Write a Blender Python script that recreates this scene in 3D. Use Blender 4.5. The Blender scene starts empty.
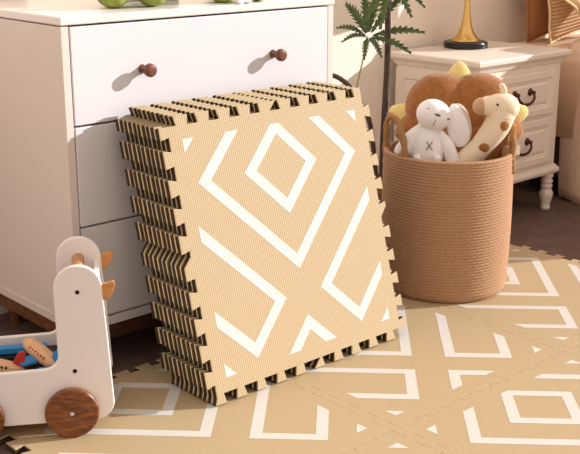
import bpy, bmesh, math, random
from mathutils import Vector, Matrix, noise
R = math.radians
random.seed(7)
scene = bpy.context.scene
COL = scene.collection

# ------------------------------------------------------------------ helpers
def srgb(r, g, b):
    def f(c):
        c /= 255.0
        return c/12.92 if c <= 0.04045 else ((c+0.055)/1.055)**2.4
    return (f(r), f(g), f(b), 1.0)

MATS = {}
def mat(name, col, rough=0.6, metal=0.0, bump=None, spec=0.4, sheen=0.0, vary=None, coat=0.0):
    m = bpy.data.materials.new(name); m.use_nodes = True
    nt = m.node_tree; b = nt.nodes['Principled BSDF']
    b.inputs['Base Color'].default_value = col
    b.inputs['Roughness'].default_value = rough
    b.inputs['Metallic'].default_value = metal
    b.inputs['Specular IOR Level'].default_value = spec
    if sheen:
        b.inputs['Sheen Weight'].default_value = sheen
        b.inputs['Sheen Roughness'].default_value = 0.5
    if coat:
        b.inputs['Coat Weight'].default_value = coat
        b.inputs['Coat Roughness'].default_value = 0.15
    tc = nt.nodes.new('ShaderNodeTexCoord')
    if vary:                                   # (scale, amount, stretch)
        mp = nt.nodes.new('ShaderNodeMapping'); mp.inputs['Scale'].default_value = vary[2]
        n = nt.nodes.new('ShaderNodeTexNoise'); n.inputs['Scale'].default_value = vary[0]; n.inputs['Detail'].default_value = 4
        nt.links.new(tc.outputs['Object'], mp.inputs['Vector']); nt.links.new(mp.outputs['Vector'], n.inputs['Vector'])
        mx = nt.nodes.new('ShaderNodeMix'); mx.data_type = 'RGBA'
        a = vary[1]
        mx.inputs[6].default_value = tuple(max(0, c*(1-a)) for c in col[:3]) + (1,)
        mx.inputs[7].default_value = tuple(min(1, c*(1+a)) for c in col[:3]) + (1,)
        rp = nt.nodes.new('ShaderNodeMapRange'); rp.inputs[1].default_value = .3; rp.inputs[2].default_value = .7
        nt.links.new(n.outputs['Fac'], rp.inputs[0]); nt.links.new(rp.outputs[0], mx.inputs[0])
        nt.links.new(mx.outputs[2], b.inputs['Base Color'])
    if bump:                                   # (kind, scale, strength, distance)
        kind, sc, st, ds = bump
        bp = nt.nodes.new('ShaderNodeBump'); bp.inputs['Strength'].default_value = st; bp.inputs['Distance'].default_value = ds
        if kind == 'noise':
            n = nt.nodes.new('ShaderNodeTexNoise'); n.inputs['Scale'].default_value = sc; n.inputs['Detail'].default_value = 3
            nt.links.new(tc.outputs['Object'], n.inputs['Vector']); h = n.outputs['Fac']
        elif kind == 'weave':                  # crossed sine grid, rice grain embossing
            sx = nt.nodes.new('ShaderNodeSeparateXYZ'); nt.links.new(tc.outputs['Object'], sx.inputs[0])
            def M(op, a, bb=None):
                q = nt.nodes.new('ShaderNodeMath'); q.operation = op
                for i, v in enumerate((a, bb)):
                    if v is None: continue
                    if isinstance(v, (int, float)): q.inputs[i].default_value = v
                    else: nt.links.new(v, q.inputs[i])
                return q.outputs[0]
            u = M('MULTIPLY', sx.outputs[0], sc); v = M('MULTIPLY', sx.outputs[1], sc*1.25)
            h = M('MULTIPLY', M('SINE', M('ADD', u, v)), M('SINE', M('SUBTRACT', v, u)))
        elif kind == 'stripe':
            w = nt.nodes.new('ShaderNodeTexWave'); w.inputs['Scale'].default_value = sc; w.bands_direction = 'Z'
            nt.links.new(tc.outputs['Object'], w.inputs['Vector']); h = w.outputs['Fac']
        nt.links.new(h, bp.inputs['Height']); nt.links.new(bp.outputs['Normal'], b.inputs['Normal'])
    MATS[name] = m
    return m

def wood(name, c1, c2, scale=6.0, axis=(1, 1, 12), rough=0.45, rot=(0, 0, 0)):
    m = bpy.data.materials.new(name); m.use_nodes = True
    nt = m.node_tree; b = nt.nodes['Principled BSDF']; b.inputs['Roughness'].default_value = rough
    tc = nt.nodes.new('ShaderNodeTexCoord'); mp = nt.nodes.new('ShaderNodeMapping')
    mp.inputs['Scale'].default_value = axis; mp.inputs['Rotation'].default_value = rot
    n = nt.nodes.new('ShaderNodeTexNoise'); n.inputs['Scale'].default_value = scale; n.inputs['Detail'].default_value = 6; n.inputs['Distortion'].default_value = .6
    r = nt.nodes.new('ShaderNodeValToRGB'); r.color_ramp.elements[0].position = .35; r.color_ramp.elements[1].position = .65
    r.color_ramp.elements[0].color = c1; r.color_ramp.elements[1].color = c2
    nt.links.new(tc.outputs['Object'], mp.inputs['Vector']); nt.links.new(mp.outputs['Vector'], n.inputs['Vector'])
    nt.links.new(n.outputs['Fac'], r.inputs['Fac']); nt.links.new(r.outputs['Color'], b.inputs['Base Color'])
    return m

def link(name, bm, mats, parent=None, smooth=False, loc=None, rot=None, bevel=0, seg=2, autosmooth=None):
    me = bpy.data.meshes.new(name)
    bmesh.ops.recalc_face_normals(bm, faces=bm.faces[:]) if smooth != 'keep' else None
    bm.to_mesh(me); bm.free()
    o = bpy.data.objects.new(name, me); COL.objects.link(o)
    for m in (mats if isinstance(mats, (list, tuple)) else [mats]): me.materials.append(m)
    if smooth:
        for p in me.polygons: p.use_smooth = True
    if parent: o.parent = parent
    if loc: o.location = loc
    if rot: o.rotation_euler = rot
    if bevel:
        bv = o.modifiers.new('bevel', 'BEVEL'); bv.width = bevel; bv.segments = seg; bv.limit_method = 'ANGLE'; bv.angle_limit = R(40)
        bv.harden_normals = False
    return o

def tag(o, label=None, cat=None, group=None, kind=None):
    if label: o['label'] = label
    if cat: o['category'] = cat
    if group: o['group'] = group
    if kind: o['kind'] = kind
    return o

def empty(name, loc=(0, 0, 0), rz=0):
    o = bpy.data.objects.new(name, None); COL.objects.link(o)
    o.location = loc; o.rotation_euler = (0, 0, rz); o.empty_display_size = .05
    return o

def copy_tree(o, parent=None):
    c = o.copy(); COL.objects.link(c)
    if parent: c.parent = parent
    for ch in [x for x in COL.objects if x.parent == o]:
        copy_tree(ch, c)
    return c

def box(bm, x0, x1, y0, y1, z0, z1):
    v = [bm.verts.new(p) for p in ((x0,y0,z0),(x1,y0,z0),(x1,y1,z0),(x0,y1,z0),(x0,y0,z1),(x1,y0,z1),(x1,y1,z1),(x0,y1,z1))]
    for f in ((0,3,2,1),(4,5,6,7),(0,1,5,4),(1,2,6,5),(2,3,7,6),(3,0,4,7)):
        bm.faces.new([v[i] for i in f])

def bx(*a):
    bm = bmesh.new(); box(bm, *a); return bm

def prism(bm, pts, y0, y1):
    """outline in x,z extruded along y"""
    a = [bm.verts.new((x, y0, z)) for x, z in pts]; b = [bm.verts.new((x, y1, z)) for x, z in pts]
    bm.faces.new(a); bm.faces.new(b[::-1])
    n = len(pts)
    for i in range(n):
        bm.faces.new((a[i], b[i], b[(i+1) % n], a[(i+1) % n]))

def lathe(bm, prof, n=32, cx=0, cy=0, cap=True, M=None):
    rings = []
    for r, z in prof:
        ring = []
        for i in range(n):
            t = 2*math.pi*i/n
            p = Vector((cx+r*math.cos(t), cy+r*math.sin(t), z))
            ring.append(bm.verts.new(M @ p if M else p))
        rings.append(ring)
    for a, b in zip(rings, rings[1:]):
        for i in range(n):
            bm.faces.new((a[i], a[(i+1) % n], b[(i+1) % n], b[i]))
    if cap:
        bm.faces.new(rings[0][::-1]); bm.faces.new(rings[-1])

def tube(bm, pts, rad, n=10, closed=False):
    pts = [Vector(p) for p in pts]
    rads = rad if isinstance(rad, (list, tuple)) else [rad]*len(pts)
    rings = []; up = None
    for i, p in enumerate(pts):
        if closed: d = pts[(i+1) % len(pts)] - pts[i-1]
        else: d = pts[min(i+1, len(pts)-1)] - pts[max(i-1, 0)]
        d.normalize()
        if up is None: up = d.orthogonal().normalized()
        up = (up - d*up.dot(d)).normalized()
        s = d.cross(up)
        rings.append([bm.verts.new(p + (up*math.cos(2*math.pi*k/n) + s*math.sin(2*math.pi*k/n))*rads[i]) for k in range(n)])
    m = len(rings)
    for i in range(m if closed else m-1):
        a, b = rings[i], rings[(i+1) % m]
        for k in range(n):
            bm.faces.new((a[k], a[(k+1) % n], b[(k+1) % n], b[k]))
    if not closed:
        bm.faces.new(rings[0][::-1]); bm.faces.new(rings[-1])

def smooth_path(pts, per=6):
    P = [Vector(p) for p in pts]; out = []
    for i in range(len(P)-1):
        p0 = P[max(i-1, 0)]; p1 = P[i]; p2 = P[i+1]; p3 = P[min(i+2, len(P)-1)]
        for k in range(per):
            t = k/per
            out.append(.5*((2*p1)+(p2-p0)*t+(2*p0-5*p1+4*p2-p3)*t*t+(3*p1-p0-3*p2+p3)*t**3))
    out.append(P[-1]); return out

def ell(bm, c, r, rot=None, seg=24, ring=16, fn=None):
    c = Vector(c)
    res = bmesh.ops.create_uvsphere(bm, u_segments=seg, v_segments=ring, radius=1.0)
    for v in res['verts']:
        p = Vector(v.co)
        if fn: p = fn(p)
        p = Vector((p.x*r[0], p.y*r[1], p.z*r[2]))
        if rot: p = rot @ p
        v.co = c + p

def rotm(ax, deg): return Matrix.Rotation(R(deg), 3, ax)

# ------------------------------------------------------------------ materials
M_film  = mat('foam_film_tan', srgb(187,165,128), .6, bump=('weave', 590, .33, .0014), spec=.35)
M_white = mat('foam_print_white', srgb(216,212,204), .55, bump=('weave', 590, .3, .0014), spec=.35)
M_edge  = mat('foam_film_edge_lit', srgb(226,204,160), .6, spec=.3)  # paler than the film: light caught by the stack edges is in the colour
M_foam  = mat('foam_core_shaded', srgb(66,55,42), .85, spec=.15)  # tan foam darkened: shade of sides and notches put into the colour
M_dres  = mat('dresser_white_lacquer', srgb(225,222,224), .35, spec=.4)
M_dside = mat('dresser_side_white', srgb(226,214,204), .5, spec=.3)
M_dtop  = mat('dresser_top_white', srgb(240,232,224), .25, spec=.5)
M_dark  = mat('dark_gap', srgb(40,32,28), .9, spec=.1)
M_knob  = wood('knob_walnut', srgb(96,54,36), srgb(132,80,56), 30, (1,1,5))
M_base  = wood('base_oak', srgb(92,52,26), srgb(124,76,38), 10, (1,8,8))
M_rail  = wood('rail_shaded', srgb(62,34,24), srgb(84,48,32), 10, (1,8,8))  # base frame wood again, darkened to carry the shade under the chest
M_wall  = mat('wall_paint', srgb(244,233,220), .85, spec=.2, bump=('noise', 120, .08, .002))
M_floor = mat('carpet_brown', srgb(112,92,82), .95, spec=.1, bump=('noise', 220, .6, .006), vary=(14, .14, (1,1,1)))
M_cart  = mat('cart_white_paint', srgb(243,238,234), .42, spec=.4)
M_ply   = wood('cart_plywood', srgb(200,150,92), srgb(216,170,112), 8, (3,3,14))
M_wheel = wood('wheel_walnut', srgb(92,50,24), srgb(146,88,46), 9, (3,3,16), .4, (0, R(28), 0))
M_fin   = wood('fin_beech', srgb(196,132,72), srgb(216,156,96), 14, (2,2,8))
M_screw = mat('dark_screw', srgb(48,38,34), .4, .4)
M_steel = mat('steel_bolt', srgb(210,208,205), .25, 1.0)
M_pwood = wood('toy_beech', srgb(214,164,122), srgb(228,184,142), 20, (3,3,10))
M_red   = mat('toy_red', srgb(186,52,44), .4)
M_blue  = mat('toy_blue', srgb(40,138,200), .4)
M_yel   = mat('toy_yellow', srgb(226,168,62), .4)
M_black = mat('toy_black', srgb(24,22,22), .45)
M_rope  = mat('jute_rope', srgb(176,138,106), .85, spec=.15, vary=(160, .12, (1,1,1)))
M_rope2 = mat('jute_handle', srgb(168,126,84), .85, spec=.15, vary=(160, .15, (1,1,1)), bump=('noise', 300, .6, .004))
M_brown = mat('brown_plush', srgb(160,104,54), .95, spec=.05, sheen=.35, bump=('noise', 260, .8, .006), vary=(60, .18, (1,1,1)))
M_lemon = mat('yellow_plush', srgb(236,214,142), .95, spec=.05, sheen=.3, bump=('noise', 260, .6, .005))
M_bun   = mat('white_plush', srgb(248,246,246), .9, spec=.1, sheen=.3, bump=('noise', 300, .5, .004))
M_bun2  = mat('bunny_ear_lining', srgb(222,210,202), .9, spec=.1, bump=('noise', 200, .5, .004))
M_thread= mat('grey_thread', srgb(120,104,98), .8)
M_gir   = mat('cream_plush', srgb(240,222,194), .9, spec=.1, sheen=.3, bump=('noise', 300, .4, .003))
M_gmuz  = mat('tan_plush', srgb(200,160,122), .9, spec=.1, sheen=.3, bump=('noise', 300, .4, .003))
M_gspot = mat('brown_spot', srgb(166,118,66), .95, spec=.05, bump=('noise', 300, .8, .004))
M_tag   = mat('white_tag', srgb(240,238,234), .7)
M_night = mat('nightstand_cream', srgb(233,221,208), .4, spec=.4)
M_bronze= mat('dark_bronze', srgb(88,56,40), .35, .8)
M_brass = mat('brass', srgb(228,192,118), .28, 1.0)
M_lbase = mat('lamp_base_black', srgb(28,24,24), .3)
M_shade = mat('lamp_shade_linen', srgb(236,224,204), .8)
M_bark  = mat('plant_bark', srgb(74,60,50), .85, bump=('noise', 120, .8, .006), vary=(50, .25, (1,1,1)))
M_petiole = mat('green_stem', srgb(124,140,68), .6)
M_leaf  = mat('dark_green_leaf', srgb(68,88,42), .45, vary=(40, .3, (1,1,1)))
M_pot   = mat('terracotta_pot', srgb(150,104,78), .8)
M_sheet = mat('tan_sheet', srgb(230,198,168), .85, spec=.1, bump=('noise', 18, .25, .02))
M_blank = mat('beige_blanket', srgb(226,196,170), .9, spec=.1, sheen=.2, bump=('noise', 60, .3, .01))
M_pbrn  = mat('brown_pillow', srgb(172,118,80), .9, spec=.1, bump=('noise', 25, .3, .02))
M_pstr  = mat('striped_pillow', srgb(226,190,142), .9, spec=.1)
M_pcrm  = mat('cream_pillow', srgb(240,214,168), .9, spec=.1, bump=('noise', 60, .4, .02))
M_bedw  = mat('bed_frame_brown', srgb(92,62,50), .6)
M_green = mat('green_plush', srgb(150,164,62), .95, spec=.05, sheen=.25, bump=('noise', 240, 1.0, .008), vary=(120, .2, (1,1,1)))
M_block = mat('black_block', srgb(30,26,24), .6)

# stripes on the pillow
nt = M_pstr.node_tree; b = nt.nodes['Principled BSDF']
tc = nt.nodes.new('ShaderNodeTexCoord'); w = nt.nodes.new('ShaderNodeTexWave'); w.bands_direction = 'Z'; w.inputs['Scale'].default_value = 24
w.inputs['Distortion'].default_value = .4
r = nt.nodes.new('ShaderNodeValToRGB'); r.color_ramp.elements[0].color = srgb(196,150,108); r.color_ramp.elements[1].color = srgb(226,190,150)
bp = nt.nodes.new('ShaderNodeBump'); bp.inputs['Strength'].default_value = .6; bp.inputs['Distance'].default_value = .006
nt.links.new(tc.outputs['Object'], w.inputs['Vector']); nt.links.new(w.outputs['Fac'], r.inputs['Fac']); nt.links.new(r.outputs['Color'], b.inputs['Base Color'])
nt.links.new(w.outputs['Fac'], bp.inputs['Height']); nt.links.new(bp.outputs['Normal'], b.inputs['Normal'])

# ------------------------------------------------------------------ room
FZ = -0.0153
YW = 2.46
tag(link('floor', bx(-1.2, 5.2, -1.0, YW+.1, FZ-.05, FZ), M_floor), 'brown carpet floor', 'floor', kind='structure')
tag(link('wall_back', bx(-1.2, 5.2, YW, YW+.12, FZ, 2.6), M_wall), 'warm beige plaster wall behind the furniture', 'wall', kind='structure')
bm = bmesh.new(); box(bm, -1.2, 5.2, YW-.014, YW, FZ, .1)
tag(link('baseboard_back', bm, M_dside, bevel=.004), 'white baseboard along the back wall', 'baseboard', kind='structure')

# ------------------------------------------------------------------ foam tile
B = .571; D = .021; T = .0153; SH = .0162
NOTCH = [(0,.040),(.089,.139),(.189,.239),(.289,.339),(.389,.441),(.490,.545),(.598,.650),(.699,.752),(.802,.856),(.908,.961)]
E_ = .008
def curve_a(flip=False):
    """interlocking edge: (s, h) with h=0 on the base line and h=1 at the tooth tips"""
    pts = []
    n = len(NOTCH)
    for i, (a, b) in enumerate(NOTCH):
        if i == 0: pts.append((0.0, 0.0))
        elif not (flip and i == 5): pts.append((a, 0.0))
        pts.append((b, 0.0))
        if i < n-1:
            nx = NOTCH[i+1][0]
            if i == 4 and flip: pts += [(nx+.034, 0.0), (b-E_*.5, 1.0), (nx-.004, 1.0)][1:] + [(nx+.034, 0.0)]
            elif i == 4: pts += [(b-E_*.5, 1.0), (nx+.036, 1.0)]
            else: pts += [(b-E_, 1.0), (nx+E_, 1.0)]
        else:
            pts += [(b-E_, 1.0), (1.0, 1.0)]
    return pts
CA = curve_a(); CS = curve_a(True)
def tile_outline(fill):
    P = []
    # bottom edge left->right : complement (tooth first)
    P += [(s*B, -D*(1-h)) for s, h in CA]
    P[0] = (-fill, -D)
    P.insert(0, (-fill if fill > .02 else 0, 0 if fill > .02 else -D*.3))
    # right edge bottom->top : complement
    P += [(B + D*(1-h), s*B) for s, h in CS]
    # top edge right->left
    P += [(s*B, B + D*h) for s, h in reversed(CA)]
    # left edge top->bottom
    P += [(-D*h, s*B) for s, h in reversed(CS)]
    out = []
    for p in P:
        if not out or (Vector(p)-Vector(out[-1])).length > 1e-5: out.append(p)
    if (Vector(out[0])-Vector(out[-1])).length < 1e-5: out.pop()
    return out

def strip(pts): return pts
def pattern():
    m0, m1, lo, hi = .055, .945, .054, .949
    w = .061
    polys = []
    c = .5
    cy = .781
    # small diamond ring, flat cut at top
    ro, ri = .189, .128
    k = ro-(hi-cy)
    polys.append([(c-k,hi),(c-ro,cy),(c-ri,cy),(c,cy+ri),(c,hi)])
    polys.append([(c,hi),(c,cy+ri),(c+ri,cy),(c+ro,cy),(c+k,hi)])
    polys.append([(c-ro,cy),(c,cy-ro),(c,cy-ri),(c-ri,cy)])
    polys.append([(c+ro,cy),(c+ri,cy),(c,cy-ri),(c,cy-ro)])
    # large open ring
    RO, RI = .411, .350
    ko = RO-(hi-cy); ki = RI-(hi-cy)
    for s in (-1, 1):
        polys.append([(c+s*ko,hi),(c+s*RO,cy),(c+s*RI,cy),(c+s*ki,hi)])
        polys.append([(c+s*RO,cy),(c,cy-RO),(c,cy-RI),(c+s*RI,cy)])
        # side brackets
        vx, vy = .092, .274
        e = m1-.5
        polys.append([(c+s*e, vy+(e-vx)),(c+s*vx,vy),(c+s*(vx+w),vy),(c+s*e, vy+(e-vx-w))])
        bxx, by = .283, .083
        polys.append([(c+s*vx,vy),(c+s*bxx,by),(c+s*bxx,by+w),(c+s*(vx+w),vy)])
        polys.append([(c+s*bxx,by),(c+s*e,by+(e-bxx)),(c+s*e,by+w+(e-bxx)),(c+s*bxx,by+w)])
        # chevron at the bottom
        ay = .184
        polys.append([(c,ay),(c+s*(ay-lo),lo),(c+s*(ay-lo-w),lo),(c,ay-w)])
        # corner triangles
        q = .052
        polys.append([(c+s*e,hi),(c+s*(e-q),hi),(c+s*e,hi-q)])
        polys.append([(c+s*e,lo),(c+s*(e-q),lo),(c+s*e,lo+q)])
    return polys

def tile_mesh(name, fill, edge):
    bm = bmesh.new()
    out = tile_outline(fill); n = len(out)
    rings = [[bm.verts.new((x, y, z)) for x, y in out] for z in (0, T-.0030, T)]
    f = bm.faces.new(rings[0][::-1]); f.material_index = 1
    for j in (0, 1):
        for i in range(n):
            f = bm.faces.new((rings[j][i], rings[j][(i+1) % n], rings[j+1][(i+1) % n], rings[j+1][i])); f.material_index = 1 if j == 0 else 3
    f = bm.faces.new(rings[2]); f.material_index = 0
    bmesh.ops.recalc_face_normals(bm, faces=bm.faces[:])
    for poly in pattern():
        vs = [bm.verts.new((u*B, v*B, T+.00035)) for u, v in poly]
        f = bm.faces.new(vs); f.normal_update(); f.material_index = 2
        if f.normal.z < 0: f.normal_flip()
    me = bpy.data.meshes.new(name); bm.to_mesh(me); bm.free()
    for m in (M_film, M_foam, M_white, edge): me.materials.append(m)
    return me

TILE = tile_mesh('foam_tile', .006, M_edge); TILE_FLOOR = tile_mesh('foam_floor', D*.98, M_film)
def tile_obj(name, me):
    o = bpy.data.objects.new(name, me); COL.objects.link(o)
    bv = o.modifiers.new('bevel', 'BEVEL'); bv.width = .0009; bv.segments = 2; bv.limit_method = 'ANGLE'; bv.angle_limit = R(60)
    return o

# floor mat: three by two tiles, corner joints on the room grid
floor_lab = {(0,1): 'flat foam floor tile under the white toy cart, at the back left of the mat',
             (1,1): 'flat foam floor tile in the middle of the back row, between the leaning stack and basket',
             (2,1): 'flat foam floor tile under the right part of the rope basket, edge along the carpet',
             (0,0): 'flat foam floor tile in the front row at bottom left, below the leaning stack',
             (1,0): 'flat foam floor tile in the front row with its small diamond in full view at bottom right',
             (2,0): 'flat foam floor tile at the right end of the front row, mostly cut off at the right'}
for (i, j), lab in floor_lab.items():
    o = tile_obj('foam_floor_tile', TILE_FLOOR); sc_ = .6/(B+D); o.scale = (sc_, sc_, 1)
    o.location = (.865+.6*i+D*sc_/2, .694+.6*j+D*sc_/2, -T)
    tag(o, lab, 'floor mat', 'foam tiles laid on the floor')

# leaning stack, front tile first
ordn = ['front', 'second', 'third', 'fourth', 'fifth', 'sixth', 'seventh', 'eighth', 'ninth', 'last']
for k in range(10):
    o = tile_obj('foam_puzzle_tile', TILE)
    jx = 0 if k == 0 else random.uniform(-.0012, .0012)
    o.rotation_euler = (R(75), 0, 0)
    o.location = (1.2610+jx, 1.632+SH*k, D*math.cos(R(15))+.0002)
    if k == 0: lab = 'front tan foam tile of the leaning stack, its white diamond pattern in full view'
    elif k == 9: lab = 'rearmost tan foam tile of the leaning stack, resting against the white dresser'
    else: lab = ordn[k] + ' tan foam tile from the front of the leaning stack, only toothed edges showing'
    tag(o, lab, 'foam tile', 'foam tiles leaning in a stack')

# ------------------------------------------------------------------ dresser
dr = tag(empty('dresser', (1.56, 2.2, FZ)), 'white chest of three drawers with round walnut knobs', 'dresser')
def dlink(name, bm, m, par=None, **k):
    """child built in world coordinates, parented to the dresser"""
    p = par or dr
    off = Vector((1.56, 2.2, FZ))
    for v in bm.verts: v.co -= off
    return link(name, bm, m, p, **k)
KD = 1.957/1.995                              # the chest stands with its face against the stack
def zz(z): return 1-(1-z)*KD
X0, X1, YF, YB = 1.160*KD, 1.962*KD, 1.957, 2.43
bm = bmesh.new()
box(bm, X0, X0+.019, YF, YB, zz(.077), zz(.768)); dlink('side_panel', bm, M_dside, bevel=.0015)
bm = bmesh.new()
box(bm, X1-.019, X1, YF, YB, zz(.077), zz(.768)); dlink('side_panel', bm, M_dside, bevel=.0015)
bm = bmesh.new()
box(bm, X0+.019, X1-.019, YB-.012, YB, zz(.077), zz(.768)); dlink('back_panel', bm, M_dark)
bm = bmesh.new(); box(bm, X0+.019, X1-.019, YF+.016, YB-.012, zz(.099), zz(.766)); dlink('inner_body', bm, M_dark)
bm = bmesh.new(); box(bm, X0+.019, X1-.019, YF, YB-.012, zz(.077), zz(.099)); dlink('bottom_rail', bm, M_dres, bevel=.0015)
bm = bmesh.new(); box(bm, X0-.002, X1+.002, YF-.003, YB+.004, zz(.7705), zz(.789)); dlink('dresser_top', bm, M_dtop, bevel=.003)
# strip along the lower edge of the side
bm = bmesh.new(); box(bm, X0-.003, X0, YF+.002, YB, zz(.077), zz(.098)); dlink('edge_strip', bm, M_dside, bevel=.001)
zr = [(.5545, .7665), (.3265, .5500), (.1035, .3220)]
for n_, (a, b_) in enumerate(zr):
    f = bx(X0+.0215, X1-.0215, YF-.001, YF+.015, zz(a), zz(b_)); d_ = dlink('drawer', f, M_dres, bevel=.002)
    if n_ == 0:
        for kx in (1.362*KD, 1.752*KD):
            bm = bmesh.new()
            MM = Matrix.Translation((kx, YF-.001, zz(.662))) @ Matrix.Rotation(R(90), 4, 'X')
            lathe(bm, [(.0105,0),(.0095,.004),(.0078,.010),(.0085,.020),(.0128,.0225),(.0148,.026),(.0148,.034),(.0132,.0372),(.0105,.0384)], 28, M=MM)
            k_ = dlink('knob', bm, M_knob, d_, smooth=True)
bm = bmesh.new(); box(bm, X0+.008, X1-.012, YF+.012, YF+.032, zz(.036), zz(.077)); dlink('front_rail', bm, M_rail, bevel=.001)
bm = bmesh.new(); box(bm, X0+.008, X1-.012, YB-.03, YB-.01, zz(.036), zz(.077))
box(bm, X0+.008, X0+.028, YF+.032, YB-.03, zz(.036), zz(.077)); box(bm, X1-.032, X1-.012, YF+.032, YB-.03, zz(.036), zz(.077))
dlink('base_frame', bm, M_base, bevel=.001)
for lx, ly in ((X0+.34, YF+.06), (X1-.08, YF+.05), (X0+.06, YB-.06), (X1-.08, YB-.06)):
    bm = bmesh.new(); lathe(bm, [(.013, FZ), (.02, zz(.036))], 20, lx, ly); dlink('leg', bm, M_base, smooth=False)

# things standing on the dresser
def plush(loc, rz, lab):
    t = tag(empty('green_plush_toy', loc, rz), lab, 'plush toy', 'green plush toys on the dresser')
    bm = bmesh.new(); ell(bm, (0, .095, .075), (.062, .055, .075)); ell(bm, (0, .09, .165), (.05, .047, .045)); link('body', bm, M_green, t, smooth=True)
    for s in (-1, 1):
        bm = bmesh.new(); ell(bm, (s*.047, 0, .040), (.040, .046, .040)); link('foot', bm, M_green, t, smooth=True)
    return t
plush((1.408*KD, 2.09*KD, zz(.789)), R(-14), 'green fuzzy plush toy with round feet at the left on the dresser top')
plush((1.690*KD, 2.045*KD, zz(.789)), R(-14), 'green fuzzy plush toy at the right on the dresser top, beside the white bow')
t = tag(empty('ribbon_bow', (1.660*KD, 2.0*KD, zz(.789))), 'small white bow lying on the dresser top between green feet', 'bow')
for s in (-1, 1):
    bm = bmesh.new(); ell(bm, (s*.011, 0, .010), (.011, .006, .009), rotm('Y', s*20)); link('loop', bm, M_bun, t, smooth=True)
    bm = bmesh.new(); ell(bm, (s*.010, -.006, .004), (.012, .005, .004), rotm('Z', -s*25)); link('tail', bm, M_bun, t, smooth=True)
bm = bmesh.new(); ell(bm, (0, -.002, .010), (.005, .005, .006)); link('knot', bm, M_bun, t, smooth=True)
tag(link('dark_block', bx(1.50, 1.60, 2.17, 2.32, zz(.789), .95), M_block, bevel=.003), 'black block at the back of the dresser top between the green toys', 'box')  # plain black block filling the dark strip behind the toys

# ------------------------------------------------------------------ nightstand
ns = tag(empty('nightstand', (2.915, 2.27, FZ)), 'cream two-drawer nightstand with turned legs beside the bed', 'nightstand')
def nlink(name, bm, m, par=None, **k):
    off = Vector((2.915, 2.27, FZ))
    for v in bm.verts: v.co -= off
    return link(name, bm, m, par or ns, **k)
NX0, NX1, NYF, NYB = 2.690, 3.143, 2.083, 2.425
bm = bmesh.new(); box(bm, NX0, NX1, NYF, NYB, .135, .515); nlink('body', bm, M_night, bevel=.003)
# top: stepped moulding built as stacked rectangular rings
bm = bmesh.new()
lev = [(.000,.505),(.006,.510),(.010,.520),(.016,.526),(.020,.530),(.024,.534),(.0245,.546),(.021,.551)]
prev = None
for e, z in lev:
    ring = [bm.verts.new(p) for p in ((NX0-e,NYF-e,z),(NX1+e,NYF-e,z),(NX1+e,NYB+min(e,.012),z),(NX0-e,NYB+min(e,.012),z))]
    if prev:
        for i in range(4): bm.faces.new((prev[i], prev[(i+1)%4], ring[(i+1)%4], ring[i]))
    else: bm.faces.new(ring[::-1])
    prev = ring
bm.faces.new(prev); nlink('table_top', bm, M_night, bevel=.0015)
# apron with moulding
bm = bmesh.new(); prev = None
for e, z in [(.000,.118),(.010,.120),(.015,.128),(.015,.136),(.009,.144),(.004,.150),(.0,.153)]:
    ring = [bm.verts.new(p) for p in ((NX0-e,NYF-e,z),(NX1+e,NYF-e,z),(NX1+e,NYB+e*.5,z),(NX0-e,NYB+e*.5,z))]
    if prev:
        for i in range(4): bm.faces.new((prev[i], prev[(i+1)%4], ring[(i+1)%4], ring[i]))
    else: bm.faces.new(ring[::-1])
    prev = ring
bm.faces.new(prev); nlink('apron', bm, M_night, bevel=.0015)
def panel(x0, x1, z0, z1, steps, y):
    """front with nested rectangular mouldings: steps = [(inset, y offset outwards)]"""
    bm = bmesh.new(); prev = None
    for ins, dy in steps:
        ring = [bm.verts.new(p) for p in ((x0+ins,y-dy,z0+ins),(x1-ins,y-dy,z0+ins),(x1-ins,y-dy,z1-ins),(x0+ins,y-dy,z1-ins))]
        if prev:
            for i in range(4): bm.faces.new((prev[i], prev[(i+1)%4], ring[(i+1)%4], ring[i]))
        else: bm.faces.new(ring[::-1])
        prev = ring
    bm.faces.new(prev); return bm
ST = [(0,-.003),(0,.010),(.003,.013),(.024,.013),(.028,.0095),(.032,.0095),(.037,.006),(.046,.011),(.05,.011)]
for z0, z1 in ((.338,.488),(.165,.325)):
    d_ = nlink('drawer', panel(NX0+.038, NX1-.038, z0, z1, ST, NYF), M_night, bevel=.0012)
    zc = (z0+z1)/2 + .012; xc = 2.915
    h = bmesh.new()
    for s in (-1, 1):
        MM = Matrix.Translation((xc+s*.043, NYF-.011, zc)) @ Matrix.Rotation(R(90), 4, 'X')
        lathe(h, [(.013,0),(.0125,.003),(.008,.005),(.0055,.012),(.007,.016),(.005,.02)], 18, M=MM)
    pts = smooth_path([(xc-.043,NYF-.027,zc-.002),(xc-.040,NYF-.032,zc-.018),(xc-.022,NYF-.034,zc-.031),(xc,NYF-.035,zc-.034),(xc+.022,NYF-.034,zc-.031),(xc+.040,NYF-.032,zc-.018),(xc+.043,NYF-.027,zc-.002)], 5)
    tube(h, pts, [.0035+.0015*math.sin(math.pi*i/(len(pts)-1)) for i in range(len(pts))], 8)
    nlink('bail_handle', h, M_bronze, d_, smooth=True)
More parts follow.
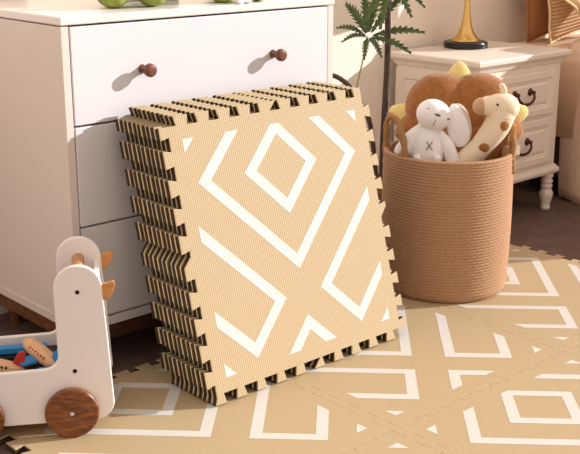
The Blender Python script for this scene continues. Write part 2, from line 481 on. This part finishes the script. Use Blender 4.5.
# framed side panel
bm = panel(NYF+.0, NYB, .16, .50, [(0,-.002),(0,.007),(.034,.007),(.038,.0015),(.04,.0015)], 0)
for v in bm.verts:
    x, y, z = v.co; v.co = (NX0+y, x, z)
nlink('side_frame', bm, M_night, bevel=.001)
for lx, ly in ((NX0+.022,NYF+.022),(NX1-.014,NYF+.014),(NX0+.022,NYB-.022),(NX1-.022,NYB-.022)):
    bm = bmesh.new()
    lathe(bm, [(.014,FZ),(.017,FZ+.004),(.017,FZ+.014),(.015,FZ+.017),(.0175,FZ+.026),(.0235,FZ+.050),(.0245,FZ+.060),(.021,FZ+.070),(.016,FZ+.078),(.0205,FZ+.083),(.021,FZ+.090),(.016,FZ+.095),(.0205,FZ+.101),(.021,FZ+.107),(.016,FZ+.113),(.021,FZ+.119),(.0215,FZ+.126),(.020,FZ+.140)], 28, lx, ly)
    nlink('leg', bm, M_night, smooth=True)

# ------------------------------------------------------------------ lamp
lp = tag(empty('table_lamp', (2.937, 2.335, .551)), 'brass trumpet-foot table lamp on the nightstand', 'lamp')
bm = bmesh.new(); lathe(bm, [(.070,0),(.075,.002),(.0755,.006),(.0755,.017),(.074,.0205),(.070,.022)], 48); link('lamp_base', bm, M_lbase, lp, smooth=False, bevel=.001)
bm = bmesh.new()
lathe(bm, [(.050,.022),(.049,.026),(.045,.030),(.039,.036),(.031,.046),(.0245,.058),(.019,.074),(.0145,.094),(.0115,.12),(.0095,.15),(.0085,.19),(.0085,.40)], 40); link('lamp_stem', bm, M_brass, lp, smooth=True)
bm = bmesh.new(); lathe(bm, [(.165,.30),(.12,.52)], 48, cap=False)
sh = link('lamp_shade', bm, M_shade, lp, smooth=True); so = sh.modifiers.new('solid', 'SOLIDIFY'); so.thickness = .003
bm = bmesh.new(); tube(bm, [(-.158,0,.335),(.158,0,.335)], .002, 6); tube(bm, [(0,-.158,.335),(0,.158,.335)], .002, 6); link('shade_ring', bm, M_brass, lp)

# ------------------------------------------------------------------ bed and pillows
bed = tag(empty('bed', (3.9, 1.9, FZ)), 'bed with tan sheet and beige blanket beside the nightstand', 'bed')
def rounded_slab(x0, x1, y0, y1, z0, z1, r, n=6):
    """slab with its vertical and upper edges rounded"""
    bm = bmesh.new(); box(bm, x0, x1, y0, y1, z0, z1)
    ed = [e for e in bm.edges if (e.verts[0].co.z > z1-1e-4 and e.verts[1].co.z > z1-1e-4) or abs(e.verts[0].co.z-e.verts[1].co.z) > .01]
    bmesh.ops.bevel(bm, geom=ed, offset=r, segments=n, profile=.5, affect='EDGES'); return bm
def blink(name, bm, m, **k):
    for v in bm.verts: v.co -= Vector((3.9, 1.9, FZ))
    return link(name, bm, m, bed, **k)
BY0 = 1.36
blink('mattress', rounded_slab(3.262, 4.7, BY0+.02, 2.44, .22, .535, .05), M_sheet, smooth=True)
blink('bed_frame', bx(3.30, 4.66, BY0+.04, 2.44, .06, .22), M_bedw, bevel=.004)
for lx, ly in ((3.36,BY0+.1),(4.6,BY0+.1),(3.36,2.38),(4.6,2.38)): blink('leg', bx(lx-.03,lx+.03,ly-.03,ly+.03,FZ,.06), M_bedw)
# blanket hanging over the side with soft folds
bm = bmesh.new()
prof = [(4.60,.553),(4.2,.555),(3.8,.556),(3.42,.556),(3.345,.553),(3.305,.541),(3.284,.518),(3.277,.480),(3.274,.40),(3.272,.30),(3.270,.20),(3.270,.10),(3.272,.03),(3.278,-.008)]
NYs = 40; rows = []
for j in range(NYs+1):
    y = 2.150 + (BY0-2.150)*j/NYs
    row = []
    for i, (x, z) in enumerate(prof):
        f = max(0, (i-6)/7)
        dx = .010*f*math.sin(j*1.15+.4) + .005*f*math.sin(j*2.3)
        hem = .006*math.sin(j*.9)*f if i == len(prof)-1 else 0
        row.append(bm.verts.new((x+dx+.014*f, y, z+hem)))
    rows.append(row)
for a, b_ in zip(rows, rows[1:]):
    for i in range(len(prof)-1): bm.faces.new((a[i], a[i+1], b_[i+1], b_[i]))
bk = blink('blanket', bm, M_blank, smooth=True); so = bk.modifiers.new('solid', 'SOLIDIFY'); so.thickness = .014; so.offset = 1

sun_slab = rounded_slab(3.38, 4.5, 1.55, 2.0, .566, .775, .09, 6)  # unseen slab on the bed, added to keep sun off the nightstand front
blink('sun_block', sun_slab, M_blank, smooth=True)
def pillow_mesh(w, h, t, pw=2.2, seg=24):
    bm = bmesh.new(); g = {}
    for s in (1, -1):
        for i in range(seg+1):
            for j in range(seg+1):
                u = -1+2*i/seg; v = -1+2*j/seg
                edge = i in (0, seg) or j in (0, seg)
                if edge and s == -1: continue
                th = ((1-abs(u)**pw)*(1-abs(v)**pw))**.55 if not edge else 0
                pin = 1-.07*(1-v*v)*abs(u)**3; pin2 = 1-.07*(1-u*u)*abs(v)**3
                wr = .06*noise.noise(Vector((u*2.2, v*2.2, s*3)))*th
                g[(i,j,s)] = bm.verts.new((u*w/2*pin, s*t/2*(th+wr), v*h/2*pin2))
    def G(i, j, s): return g.get((i,j,s)) or g[(i,j,1)]
    for s in (1, -1):
        for i in range(seg):
            for j in range(seg):
                q = [G(i,j,s), G(i+1,j,s), G(i+1,j+1,s), G(i,j+1,s)]
                bm.faces.new(q if s == -1 else q[::-1])
    return bm
def pillow(name, loc, rot, w, h, t, m, lab, piping=None):
    o = empty(name, loc); o.rotation_euler = rot; tag(o, lab, 'pillow', 'pillows at the head of the bed')
    link('cover', pillow_mesh(w, h, t), m, o, smooth=True)
    if piping:
        bm = bmesh.new(); pts = []
        n = 14
        for k in range(4):
            for i in range(n):
                a = -1+2*i/n
                u, v = [(a,-1),(1,a),(-a,1),(-1,-a)][k]
                pts.append((u*w/2*(1-.07*(1-v*v)*abs(u)**3), .003*math.sin(len(pts)*1.3), v*h/2*(1-.07*(1-u*u)*abs(v)**3)))
        tube(bm, pts, .005, 6, closed=True); link('piping', bm, piping, o, smooth=True)
    return o
PZ = .536
pillow('pillow', (3.529, 2.372, .764), (R(-6), R(-7), 0), .46, .40, .095, M_pbrn, 'brown pillow with ruffled edge at the left of the bed head', M_pbrn)
pillow('pillow', (3.517, 2.268, .768), (R(-6), R(-7), 0), .46, .40, .095, M_pstr, 'ribbed tan striped pillow in front of the brown pillow', M_pcrm)
pillow('pillow', (3.400, 2.150, .792), (R(-12), R(33), 0), .32, .38, .095, M_pcrm, 'cream pillow in front of the striped pillow at the photo edge', M_pcrm)

# ------------------------------------------------------------------ rope basket
BC = Vector((2.216, 1.803, 0))
bk_ = tag(empty('rope_basket', BC), 'tall woven tan rope basket holding plush toys', 'basket')
RB, RT, H = .1705, .170, .384
bm = bmesh.new()
NR = 46; prof = []
def rad(z): 
    t = z/H
    return RB + (RT-RB)*t + .004*math.sin(math.pi*t) - .009*max(0, 1-z/.02)**2
for k in range(NR):
    for q in range(4):
        a = -math.pi/2 + math.pi*(q+.5)/4
        z = (k+.5)*H/NR + math.sin(a)*.5*H/NR*.96
        prof.append((rad(z)+.0030*math.cos(a), max(z, .0005)))
inner = [(rad(H)-.006, H+.0015), (rad(H)-.012, H-.003), (rad(H*.7)-.013, H*.7), (rad(H*.3)-.013, H*.3), (RB-.03, .014)]
full = [(RB-.03, .0005)] + prof + inner
n = 180; rings = []
for r_, z in full:
    ring = []
    for i in range(n):
        t = 2*math.pi*i/n
        wob = 1 + .006*math.sin(2*t+z*9) + .004*math.sin(3*t-z*14)
        tw = .0007*math.sin(60*t + z*H*0 + (int(z/(H/NR)) % 2)*math.pi)
        ring.append(bm.verts.new(((r_+tw)*wob*math.cos(t), (r_+tw)*wob*math.sin(t), z)))
    rings.append(ring)
for a, b_ in zip(rings, rings[1:]):
    for i in range(n): bm.faces.new((a[i], a[(i+1)%n], b_[(i+1)%n], b_[i]))
bm.faces.new(rings[0][::-1]); bm.faces.new(rings[-1])
link('woven_body', bm, M_rope, bk_, smooth=True)
# loop handles standing on the rim
RH = Vector((.7405, -.672, 0)); FH = Vector((.672, .7405, 0))
def loop(pts):
    bm = bmesh.new(); P = smooth_path(pts, 7)
    side = RH*.35+FH*.3
    for s in (-1, 1):
        tube(bm, [p + Vector((0,0,1))*0 + FH*s*.0055 + RH*s*.002*math.sin(i*.9) for i, p in enumerate(P)], .0076, 8)
    link('rope_handle', bm, M_rope2, bk_, smooth=True)
def bl(a, f, z): return RH*a + FH*f + Vector((0,0,z)) 
loop([bl(-.166,.035,.33), bl(-.166,.035,.40), bl(-.166,.015,.455), bl(-.156,-.020,.480), bl(-.140,-.06,.458), bl(-.130,-.085,.41), bl(-.126,-.098,.33)])
loop([bl(.166,.055,.33), bl(.166,.05,.40), bl(.167,.03,.44), bl(.168,.00,.452), bl(.166,-.03,.435), bl(.163,-.05,.39), bl(.163,-.05,.33)])

# ------------------------------------------------------------------ plush toys in the basket (a right, f away, z up)
TO = Vector((2.215, 1.81, 0)); BASIS = Matrix((RH, FH, Vector((0,0,1)))).transposed()
def tempty(name, a, f, z):
    o = empty(name, TO + RH*a + FH*f + Vector((0,0,z))); o.rotation_euler = (0, 0, math.atan2(RH.y, RH.x)); return o

# brown lobed cushion with yellow points
cu = tag(tempty('plush_cushion', .046, .080, .416), 'brown fluffy flower-shaped plush cushion with yellow points in the basket', 'cushion')
cu.rotation_euler = (R(-10), 0, cu.rotation_euler.z)
bm = bmesh.new()
NT, NRr = 120, 14
def lob(t):
    dl = ((t-R(90)) % R(72)) - R(36)
    return .084*math.cos(dl) + math.sqrt(.093**2-(.084*math.sin(dl))**2)
def fit(x, y, z):                              # squeezed where it goes down into the basket
    q = min(1, max(0, (.0-z)/.06)); return Vector((1.06*x*(1-.24*q*q*(3-2*q)), y*(1-.1*q), z))
for s in (-1, 1):
    pass
c0 = {s: bm.verts.new((0, s*.058, 0)) for s in (-1, 1)}
gr = {}
for i in range(NT):
    t = 2*math.pi*i/NT; L = lob(t)
    for k in range(1, NRr+1):
        q = k/NRr
        for s in (-1, 1):
            if k == NRr and s == 1: continue
            va = abs(math.sin(2.5*(t-R(90))+math.pi/2))**5
            th = .062*math.sqrt(max(0, 1-q**2.6))*(1-.17*va*min(1,q*1.3)) - .008*(1-q)
            gr[(i,k,s)] = bm.verts.new(fit(L*q*math.cos(t), s*th, L*q*math.sin(t)))
def GG(i, k, s): return gr.get((i % NT, k, s)) or gr[(i % NT, k, -1)]
for i in range(NT):
    for s in (-1, 1):
        bm.faces.new((c0[s], GG(i,1,s), GG(i+1,1,s)))
        for k in range(1, NRr): bm.faces.new((GG(i,k,s), GG(i,k+1,s), GG(i+1,k+1,s), GG(i+1,k,s)))
link('cushion_body', bm, M_brown, cu, smooth=True)
for k in range(5):
    t = R(90+72*k)
    bm = bmesh.new()
    lathe(bm, [(.001,0),(.012,.003),(.024,.02),(.034,.045),(.040,.075),(.03,.10)], 24)
    for v in bm.verts:
        x, y, z = v.co; y *= .55
        rr = .192 - z
        v.co = fit(math.cos(t)*rr - math.sin(t)*x, y+.018, math.sin(t)*rr + math.cos(t)*x)
    link('yellow_point', bm, M_lemon, cu, smooth=True)
bm = bx(.138, .158, -.052, -.050, -.063, -.037); link('care_tag', bm, M_tag, cu, rot=None, bevel=.0005)

# white bunny
def limb(bm, pts, rads, n=14): 
    P = smooth_path(pts, 6); Rr = []
    for i in range(len(P)):
        x = i/6; k = min(int(x), len(rads)-2); Rr.append(rads[k]*(1-(x-k))+rads[k+1]*(x-k))
    tube(bm, P, Rr, n)
    for p, r_ in ((P[0], Rr[0]), (P[-1], Rr[-1])): ell(bm, p, (r_, r_, r_), seg=14, ring=8)
bu = tag(tempty('plush_bunny', -.055, -.045, .357), 'white plush bunny with floppy ear sitting in the basket front', 'plush toy')
def J(a, z, f=0): return Vector((a+.055, f, z-.36))
bm = bmesh.new()
ell(bm, J(-.060,.405), (.050,.040,.060), fn=lambda p: Vector((p.x*(1-.32*p.z), p.y*(1-.2*p.z), p.z)))
ell(bm, J(-.060,.350,.005), (.05,.042,.05)); link('body', bm, M_bun, bu, smooth=True)
bm = bmesh.new(); ell(bm, J(-.045,.489,-.006), (.047,.042,.041), rotm('Y', 22)); hd = link('head', bm, M_bun, bu, smooth=True)
bm = bmesh.new()
ell(bm, J(.020,.460,-.002), (.028,.013,.060), rotm('Y', -14), fn=lambda p: Vector((p.x*(1-.25*p.z), p.y, p.z))); link('ear', bm, M_bun, bu, smooth=True)
bm = bmesh.new()
ell(bm, J(.031,.460,.012), (.027,.010,.058), rotm('Y', -14)); link('ear_lining', bm, M_bun2, bu, smooth=True)
bm = bmesh.new(); ell(bm, J(-.058,.455,.036), (.022,.010,.045), rotm('Y', 10)); link('ear', bm, M_bun, bu, smooth=True)
bm = bmesh.new(); limb(bm, [J(-.080,.448), J(-.106,.424,-.006), J(-.126,.392,-.008)], [.015,.019,.021]); link('arm', bm, M_bun, bu, smooth=True)
bm = bmesh.new(); limb(bm, [J(-.030,.440,-.005), J(-.006,.408,-.020), J(.008,.366,-.026)], [.013,.017,.019]); link('arm', bm, M_bun, bu, smooth=True)
for a in (-.090, -.036):
    bm = bmesh.new(); limb(bm, [J(a,.340,-.022), J(a,.372,-.040), J(a,.380,-.044)], [.013,.0115,.011]); link('foot', bm, M_bun, bu, smooth=True)
bm = bmesh.new()
tube(bm, [J(-.066,.425,-.0415), J(-.050,.402,-.0445)], .0012, 6); tube(bm, [J(-.050,.425,-.0415), J(-.066,.402,-.0445)], .0012, 6)
link('cross_stitch', bm, M_thread, bu)
bm = bmesh.new(); ell(bm, J(-.040,.496,-.0455), (.009,.003,.0035), rotm('Y', 18)); tube(bm, smooth_path([J(-.041,.493,-.0462), J(-.046,.480,-.0462), J(-.051,.467,-.042)], 4), .0011, 6)
link('nose', bm, M_thread, bu, smooth=True)
for a, z, f in ((-.062,.511,-.0365), (-.010,.483,-.035)):
    bm = bmesh.new(); ell(bm, J(a,z,f), (.004,.002,.0025)); link('eye', bm, M_thread, bu, smooth=True)

# giraffe
gi = tag(tempty('plush_giraffe', .12, -.050, .36), 'cream plush giraffe with brown spots leaning in the basket', 'plush toy')
def K(a, z, f=0): return Vector((a-.12, f, z-.36))
bm = bmesh.new(); limb(bm, [K(.134,.490), K(.121,.452), K(.084,.400), K(.044,.355), K(.034,.30)], [.038,.035,.030,.031,.036], 20); link('neck', bm, M_gir, gi, smooth=True)
bm = bmesh.new(); ell(bm, K(.133,.508), (.048,.036,.036), rotm('Y', 10), fn=lambda p: Vector((p.x, p.y*(1+.12*p.x), p.z*(1+.14*p.x)))); ell(bm, K(.099,.510), (.030,.027,.026)); link('head', bm, M_gir, gi, smooth=True)
bm = bmesh.new(); ell(bm, K(.076,.509,-.002), (.0195,.024,.0225)); link('muzzle', bm, M_gmuz, gi, smooth=True)
bm = bmesh.new(); limb(bm, [K(.136,.532), K(.137,.550), K(.131,.563)], [.0065,.0085,.0075]); link('horn', bm, M_gir, gi, smooth=True)
bm = bmesh.new(); ell(bm, K(.116,.519,-.0345), (.0034,.0028,.0034)); link('eye', bm, M_black, gi, smooth=True)
bm = bmesh.new(); ell(bm, K(.138,.464,-.0310), (.0135,.006,.0150), rotm('Z', 24)); link('spot', bm, M_gspot, gi, smooth=True)
bm = bmesh.new(); ell(bm, K(.088,.403,-.0275), (.0145,.006,.0135), rotm('X', 12)); link('spot', bm, M_gspot, gi, smooth=True)
bm = bmesh.new(); ell(bm, K(.150,.500,.030), (.014,.008,.018), rotm('Y', 40)); link('ear', bm, M_gmuz, gi, smooth=True)

# ------------------------------------------------------------------ plant behind the basket
PB = Vector((2.41, 2.225, FZ))
pl = tag(empty('potted_plant', PB), 'tall potted plant with thin serrated leaves between dresser and nightstand', 'plant')
def pp(bm):
    for v in bm.verts: v.co -= PB
    return bm
bm = bmesh.new(); lathe(bm, [(.07,FZ),(.098,FZ+.18),(.104,FZ+.18),(.104,FZ+.2),(.092,FZ+.2),(.09,FZ+.175)], 36, PB.x, PB.y); link('pot', pp(bm), M_pot, pl, smooth=False, bevel=.002)
bm = bmesh.new(); tube(bm, smooth_path([(2.412,2.226,FZ+.17),(2.4125,2.226,.29),(2.414,2.225,.38),(2.418,2.221,.565),(2.416,2.223,.745),(2.412,2.22,1.05)], 8), .0098, 10); link('trunk', pp(bm), M_bark, pl, smooth=True)
bm = bmesh.new(); tube(bm, smooth_path([(2.40,2.235,FZ+.17),(2.385,2.255,.36),(2.355,2.282,.445),(2.339,2.293,.473),(2.323,2.308,.497),(2.295,2.330,.517),(2.265,2.350,.512)], 6), .0076, 8); link('branch', pp(bm), M_bark, pl, smooth=True)
bm = bmesh.new(); tube(bm, smooth_path([(2.395,2.238,FZ+.17),(2.345,2.28,.40),(2.350,2.283,.479),(2.362,2.27,.570),(2.371,2.264,.637)], 6), .0026, 6); link('leaf_stalk', pp(bm), M_petiole, pl, smooth=True)
def leaflet(p0, p1, width, droop=.012, n=9, twist=0.25):
    """one serrated leaflet from p0 to p1 with a thickness and a folded midrib"""
    p0 = Vector(p0); p1 = Vector(p1); d = p1-p0; L = d.length; d.normalize()
    view = (FH*.8 + Vector((0,0,-.55)) + RH*twist).normalized()
    s = d.cross(view).normalized(); nrm = s.cross(d).normalized()
    bm = bmesh.new(); mids = []; ls = []; rs = []
    for i in range(n*2+1):
        t = i/(n*2); w = 1.25*width*(math.sin(math.pi*min(1, t*.93+.05))**.7)*(1.0 if i % 2 else .42)*(1-.2*t)
        c = p0 + d*L*t + Vector((0,0,1))*droop*math.sin(math.pi*t)
        sw = d*(width*.7 if i % 2 else 0)
        mids.append(c); ls.append(c + s*w + sw - nrm*w*.25); rs.append(c - s*w + sw - nrm*w*.25)
    ths = .0007
    def sheet(off):
        return [[bm.verts.new(p + nrm*off) for p in q] for q in (ls, mids, rs)]
    A = sheet(ths); Bq = sheet(-ths)
    for X in (A, Bq):
        for q in (0, 1):
            for i in range(n*2): bm.faces.new((X[q][i], X[q+1][i], X[q+1][i+1], X[q][i+1]))
    for q in (0, 2):
        for i in range(n*2): bm.faces.new((A[q][i], A[q][i+1], Bq[q][i+1], Bq[q][i]))
    link('leaf', pp(bm), M_leaf, pl)
HB = Vector((2.373, 2.262, .638))
def rel(a, z, f=0): return HB + RH*a + Vector((0,0,z)) + FH*f
for a, z, f, w in ((-.096,.022,0,.010),(-.080,-.018,-.02,.009),(-.012,-.068,-.03,.011),(.040,-.062,-.03,.011),(.130,-.052,-.02,.013),(.172,.008,.0,.014),(.115,.120,.03,.015),(-.068,.092,.03,.016),(-.012,.125,.04,.015),(.04,.14,.04,.014)):
    st = HB.lerp(rel(a,z,f), .08); leaflet(st, rel(a,z,f), w)
H2 = Vector((2.40, 2.20, .80))
for a, z, f, w in ((.115,-.045,-.03,.010),(.102,-.075,-.02,.010),(.15,.0,0,.012),(-.075,-.115,-.02,.016),(-.03,-.135,-.04,.016),(.06,-.10,-.05,.012),(-.14,-.02,0,.014),(.05,.12,0,.014),(-.06,.12,0,.014)):
    q = H2 + RH*a + Vector((0,0,z)) + FH*f; leaflet(H2.lerp(q, .1), q, w)
bm = bmesh.new(); tube(bm, smooth_path([(2.413,2.222,.86),(2.408,2.212,.83),H2], 5), .0026, 6); link('leaf_stalk', pp(bm), M_petiole, pl, smooth=True)

# ------------------------------------------------------------------ toy cart
PHI = R(-32)
ct = tag(empty('toy_cart', (.961, 1.700, 0), PHI), 'white wooden toy push cart with walnut wheels, filled with toy planes', 'toy cart')
TH = .012
def arc(cx, cz, r_, a0, a1, n=8): return [(cx+r_*math.cos(R(a0+(a1-a0)*i/n)), cz+r_*math.sin(R(a0+(a1-a0)*i/n))) for i in range(n+1)]
XL = -.245
out = []
out += arc(XL+.03, .059, .03, 180, 270)
out += [(0, .029)]
out += arc(.047, .068, .039, 270, 352, 8)
out += [(.079, .20), (.0725, .306)]
out += arc(.0265, .307, .0460, 2, 178, 22)
out += [(-.0195, .29), (-.0185, .178)]
out += arc(-.0465, .171, .028, 0, -88, 8)
out += [(XL+.02, .1395), (XL, .135)]
for t0 in (.014, .204):
    bm = bmesh.new(); prism(bm, out, t0, t0+TH); link('side_panel', bm, M_cart, ct, bevel=.0025, seg=3)
bm = bx(-.235, .055, .026, .204, .062, .072); link('floor_board', bm, M_cart, ct)
bm = bx(-.240, .050, .030, .200, .024, .036); link('under_rail', bm, M_ply, ct)
# sloping end boards between the panels
bm = bmesh.new(); prism(bm, [(.070,.075),(.082,.10),(.075,.20),(.068,.300),(.058,.300),(.064,.20),(.069,.10),(.060,.080)], .026, .204); link('end_board', bm, M_cart, ct)
bm = bx(XL+.004, XL+.014, .026, .204, .072, .136); link('end_board', bm, M_cart, ct)
bm = bmesh.new(); tube(bm, [(.0255,.0262,.306),(.0255,.2038,.306)], .0125, 24); link('push_bar', bm, M_fin, ct, smooth=True)
for t0 in (.0135, .2175):
    s = -1 if t0 < .1 else 1
    bm = bmesh.new(); fin = [(x+.001, z-.006) for x, z in [(.060,.318),(.070,.3185),(.080,.3205),(.090,.3235),(.0945,.3235),(.0965,.319),(.0955,.311),(.091,.300),(.084,.291),(.076,.2855),(.060,.286)]]
    y0 = .015 if s < 0 else .205
    prism(bm, fin, y0, y0+.010)
    link('fin', bm, M_fin, ct, bevel=.0015)
for t0, d_ in ((.014, -1), (.216, 1)):
    for x, z in ((.0255,.300),(.012,.137)):
        bm = bmesh.new(); tube(bm, [(x,t0-d_*.004,z),(x,t0+d_*.0012,z)], .0042, 16); link('screw', bm, M_screw, ct)
for x in (.002, -.180):
    for t0, d_ in ((.012, -1), (.218, 1)):
        bm = bmesh.new()
        MM = Matrix.Translation((x, t0, .0525)) @ Matrix.Rotation(R(90 if d_ < 0 else -90), 4, 'X')
        lathe(bm, [(.049,0),(.052,.002),(.0525,.004),(.0525,.0105),(.051,.0125),(.048,.0135)], 64, M=MM)
        w_ = link('wheel', bm, M_wheel, ct, smooth=False)
        bm = bmesh.new(); lathe(bm, [(.0045,.0134),(.0045,.0152),(.003,.0165)], 14, M=MM); link('bolt', bm, M_steel, w_)
    bm = bmesh.new(); tube(bm, [(x,.012,.0525),(x,.218,.0525)], .004, 10); link('axle', bm, M_steel, ct)

# toy planes in the cart
CTM = Matrix.Translation((.961,1.700,0)) @ Matrix.Rotation(PHI, 4, 'Z')
def plane_toy(loc, rot, lab, tailm, wingm, markm, marks):
    p = CTM @ Vector(loc)
    o = empty('toy_plane', p); o.rotation_euler = (rot[0], rot[1], rot[2]+PHI); tag(o, lab, 'toy plane', 'wooden toy planes in the cart')
    bm = bmesh.new(); lathe(bm, [(.003,-.058),(.008,-.050),(.0135,-.035),(.0165,-.012),(.0172,.01),(.0160,.032),(.0125,.047),(.007,.055),(.002,.058)], 24, M=Matrix.Rotation(R(90), 4, 'Y')); link('fuselage', bm, M_pwood, o, smooth=True)
    bm = bmesh.new(); prism(bm, [(-.056,.006),(-.032,.010),(-.044,.038),(-.052,.041),(-.058,.036)], -.0035, .0035); link('tail_fin', bm, tailm, o, bevel=.002)
    bm = bmesh.new()
    a = [(-.018,.002),(.016,.002)]
    pts = [(.018,-.008),(.006,-.048),(-.006,-.053),(-.014,-.048),(-.012,-.008),(-.012,.008),(-.014,.048),(-.006,.053),(.006,.048),(.018,.008)]
    v0 = [bm.verts.new((x,y,-.013)) for x,y in pts]; v1 = [bm.verts.new((x,y,-.0065)) for x,y in pts]
    bm.faces.new(v0[::-1]); bm.faces.new(v1)
    for i in range(10): bm.faces.new((v0[i], v0[(i+1)%10], v1[(i+1)%10], v1[i]))
    link('wing', bm, wingm, o, bevel=.002)
    for sd_ in (-1, 1):
        for i in range(marks):
            x = -.024 + i*.0088
            bm = bmesh.new(); ell(bm, (x, sd_*.0150, .0065), (.0026,.0018,.0030), seg=8, ring=6)
            link('window_mark', bm, markm, o)
    return o
def block(loc, rot, dims, m, lab, cat='toy block'):
    o = link('toy_block', bx(-dims[0]/2,dims[0]/2,-dims[1]/2,dims[1]/2,-dims[2]/2,dims[2]/2), m, bevel=.002)
    o.location = CTM @ Vector(loc); o.rotation_euler = (rot[0], rot[1], rot[2]+PHI); tag(o, lab, cat, 'loose toy pieces in the cart')
plane_toy((-.146, .086, .128), (0, R(-9), R(172)), 'wooden toy plane with red tail fin and black windows in the cart', M_red, M_blue, M_black, 5)
plane_toy((-.056, .110, .138), (R(8), R(-14), R(128)), 'wooden toy plane with blue tail fin and dark red markings in the cart', M_blue, M_blue, M_red, 6)
block((-.09,.172,.0965), (0,0,R(2)), (.20,.045,.048), M_black, 'black toy block lying at the back inside the cart behind the planes')
block((-.100,.168,.1285), (0,0,R(2)), (.105,.020,.014), M_blue, 'long blue toy bar on the black block inside the cart')
block((-.030,.045,.0965), (0,0,R(2)), (.10,.024,.048), M_red, 'long red toy bar standing at the front lip inside the cart')
block((-.035,.045,.1275), (0,0,R(4)), (.050,.018,.013), M_blue, 'short blue toy bar on the red bar at the front lip inside the cart')
block((.036,.13,.0935), (0,0,R(4)), (.030,.05,.042), M_yel, 'small yellow toy block at the right end inside the cart')
block((-.205,.10,.0965), (0,0,R(-4)), (.035,.05,.048), M_red, 'red toy block at the left end inside the cart')

# ------------------------------------------------------------------ light and camera
SUN_DIR = Vector((-1.5, .82, -.66))
sd = bpy.data.lights.new('sun', 'SUN'); sd.energy = 5.2; sd.angle = R(.8); sd.color = (1.0, .985, .985)
so_ = bpy.data.objects.new('sun', sd); COL.objects.link(so_)
so_.rotation_euler = SUN_DIR.to_track_quat('-Z', 'Y').to_euler(); so_.location = (4, -1, 3)
wd = bpy.data.worlds.new('World'); scene.world = wd; wd.use_nodes = True
bg = wd.node_tree.nodes['Background']; bg.inputs['Color'].default_value = (1.0, .83, .73, 1); bg.inputs['Strength'].default_value = .92

cam = bpy.data.cameras.new('camera'); co = bpy.data.objects.new('camera', cam); COL.objects.link(co)
f_px, pitch, yaw = 1064.8, .28786, .83389
cam.sensor_fit = 'HORIZONTAL'; cam.sensor_width = 36; cam.lens = 36*f_px/580
fw = Vector((math.cos(yaw)*math.cos(pitch), math.sin(yaw)*math.cos(pitch), -math.sin(pitch)))
co.location = (0, 0, 1.0); co.rotation_euler = fw.to_track_quat('-Z', 'Y').to_euler()
cam.clip_start = .05
scene.camera = co

vs = scene.view_settings
vs.view_transform = 'Standard'; vs.look = 'None'; vs.exposure = 0.0; vs.gamma = 1.0; vs.use_curve_mapping = False
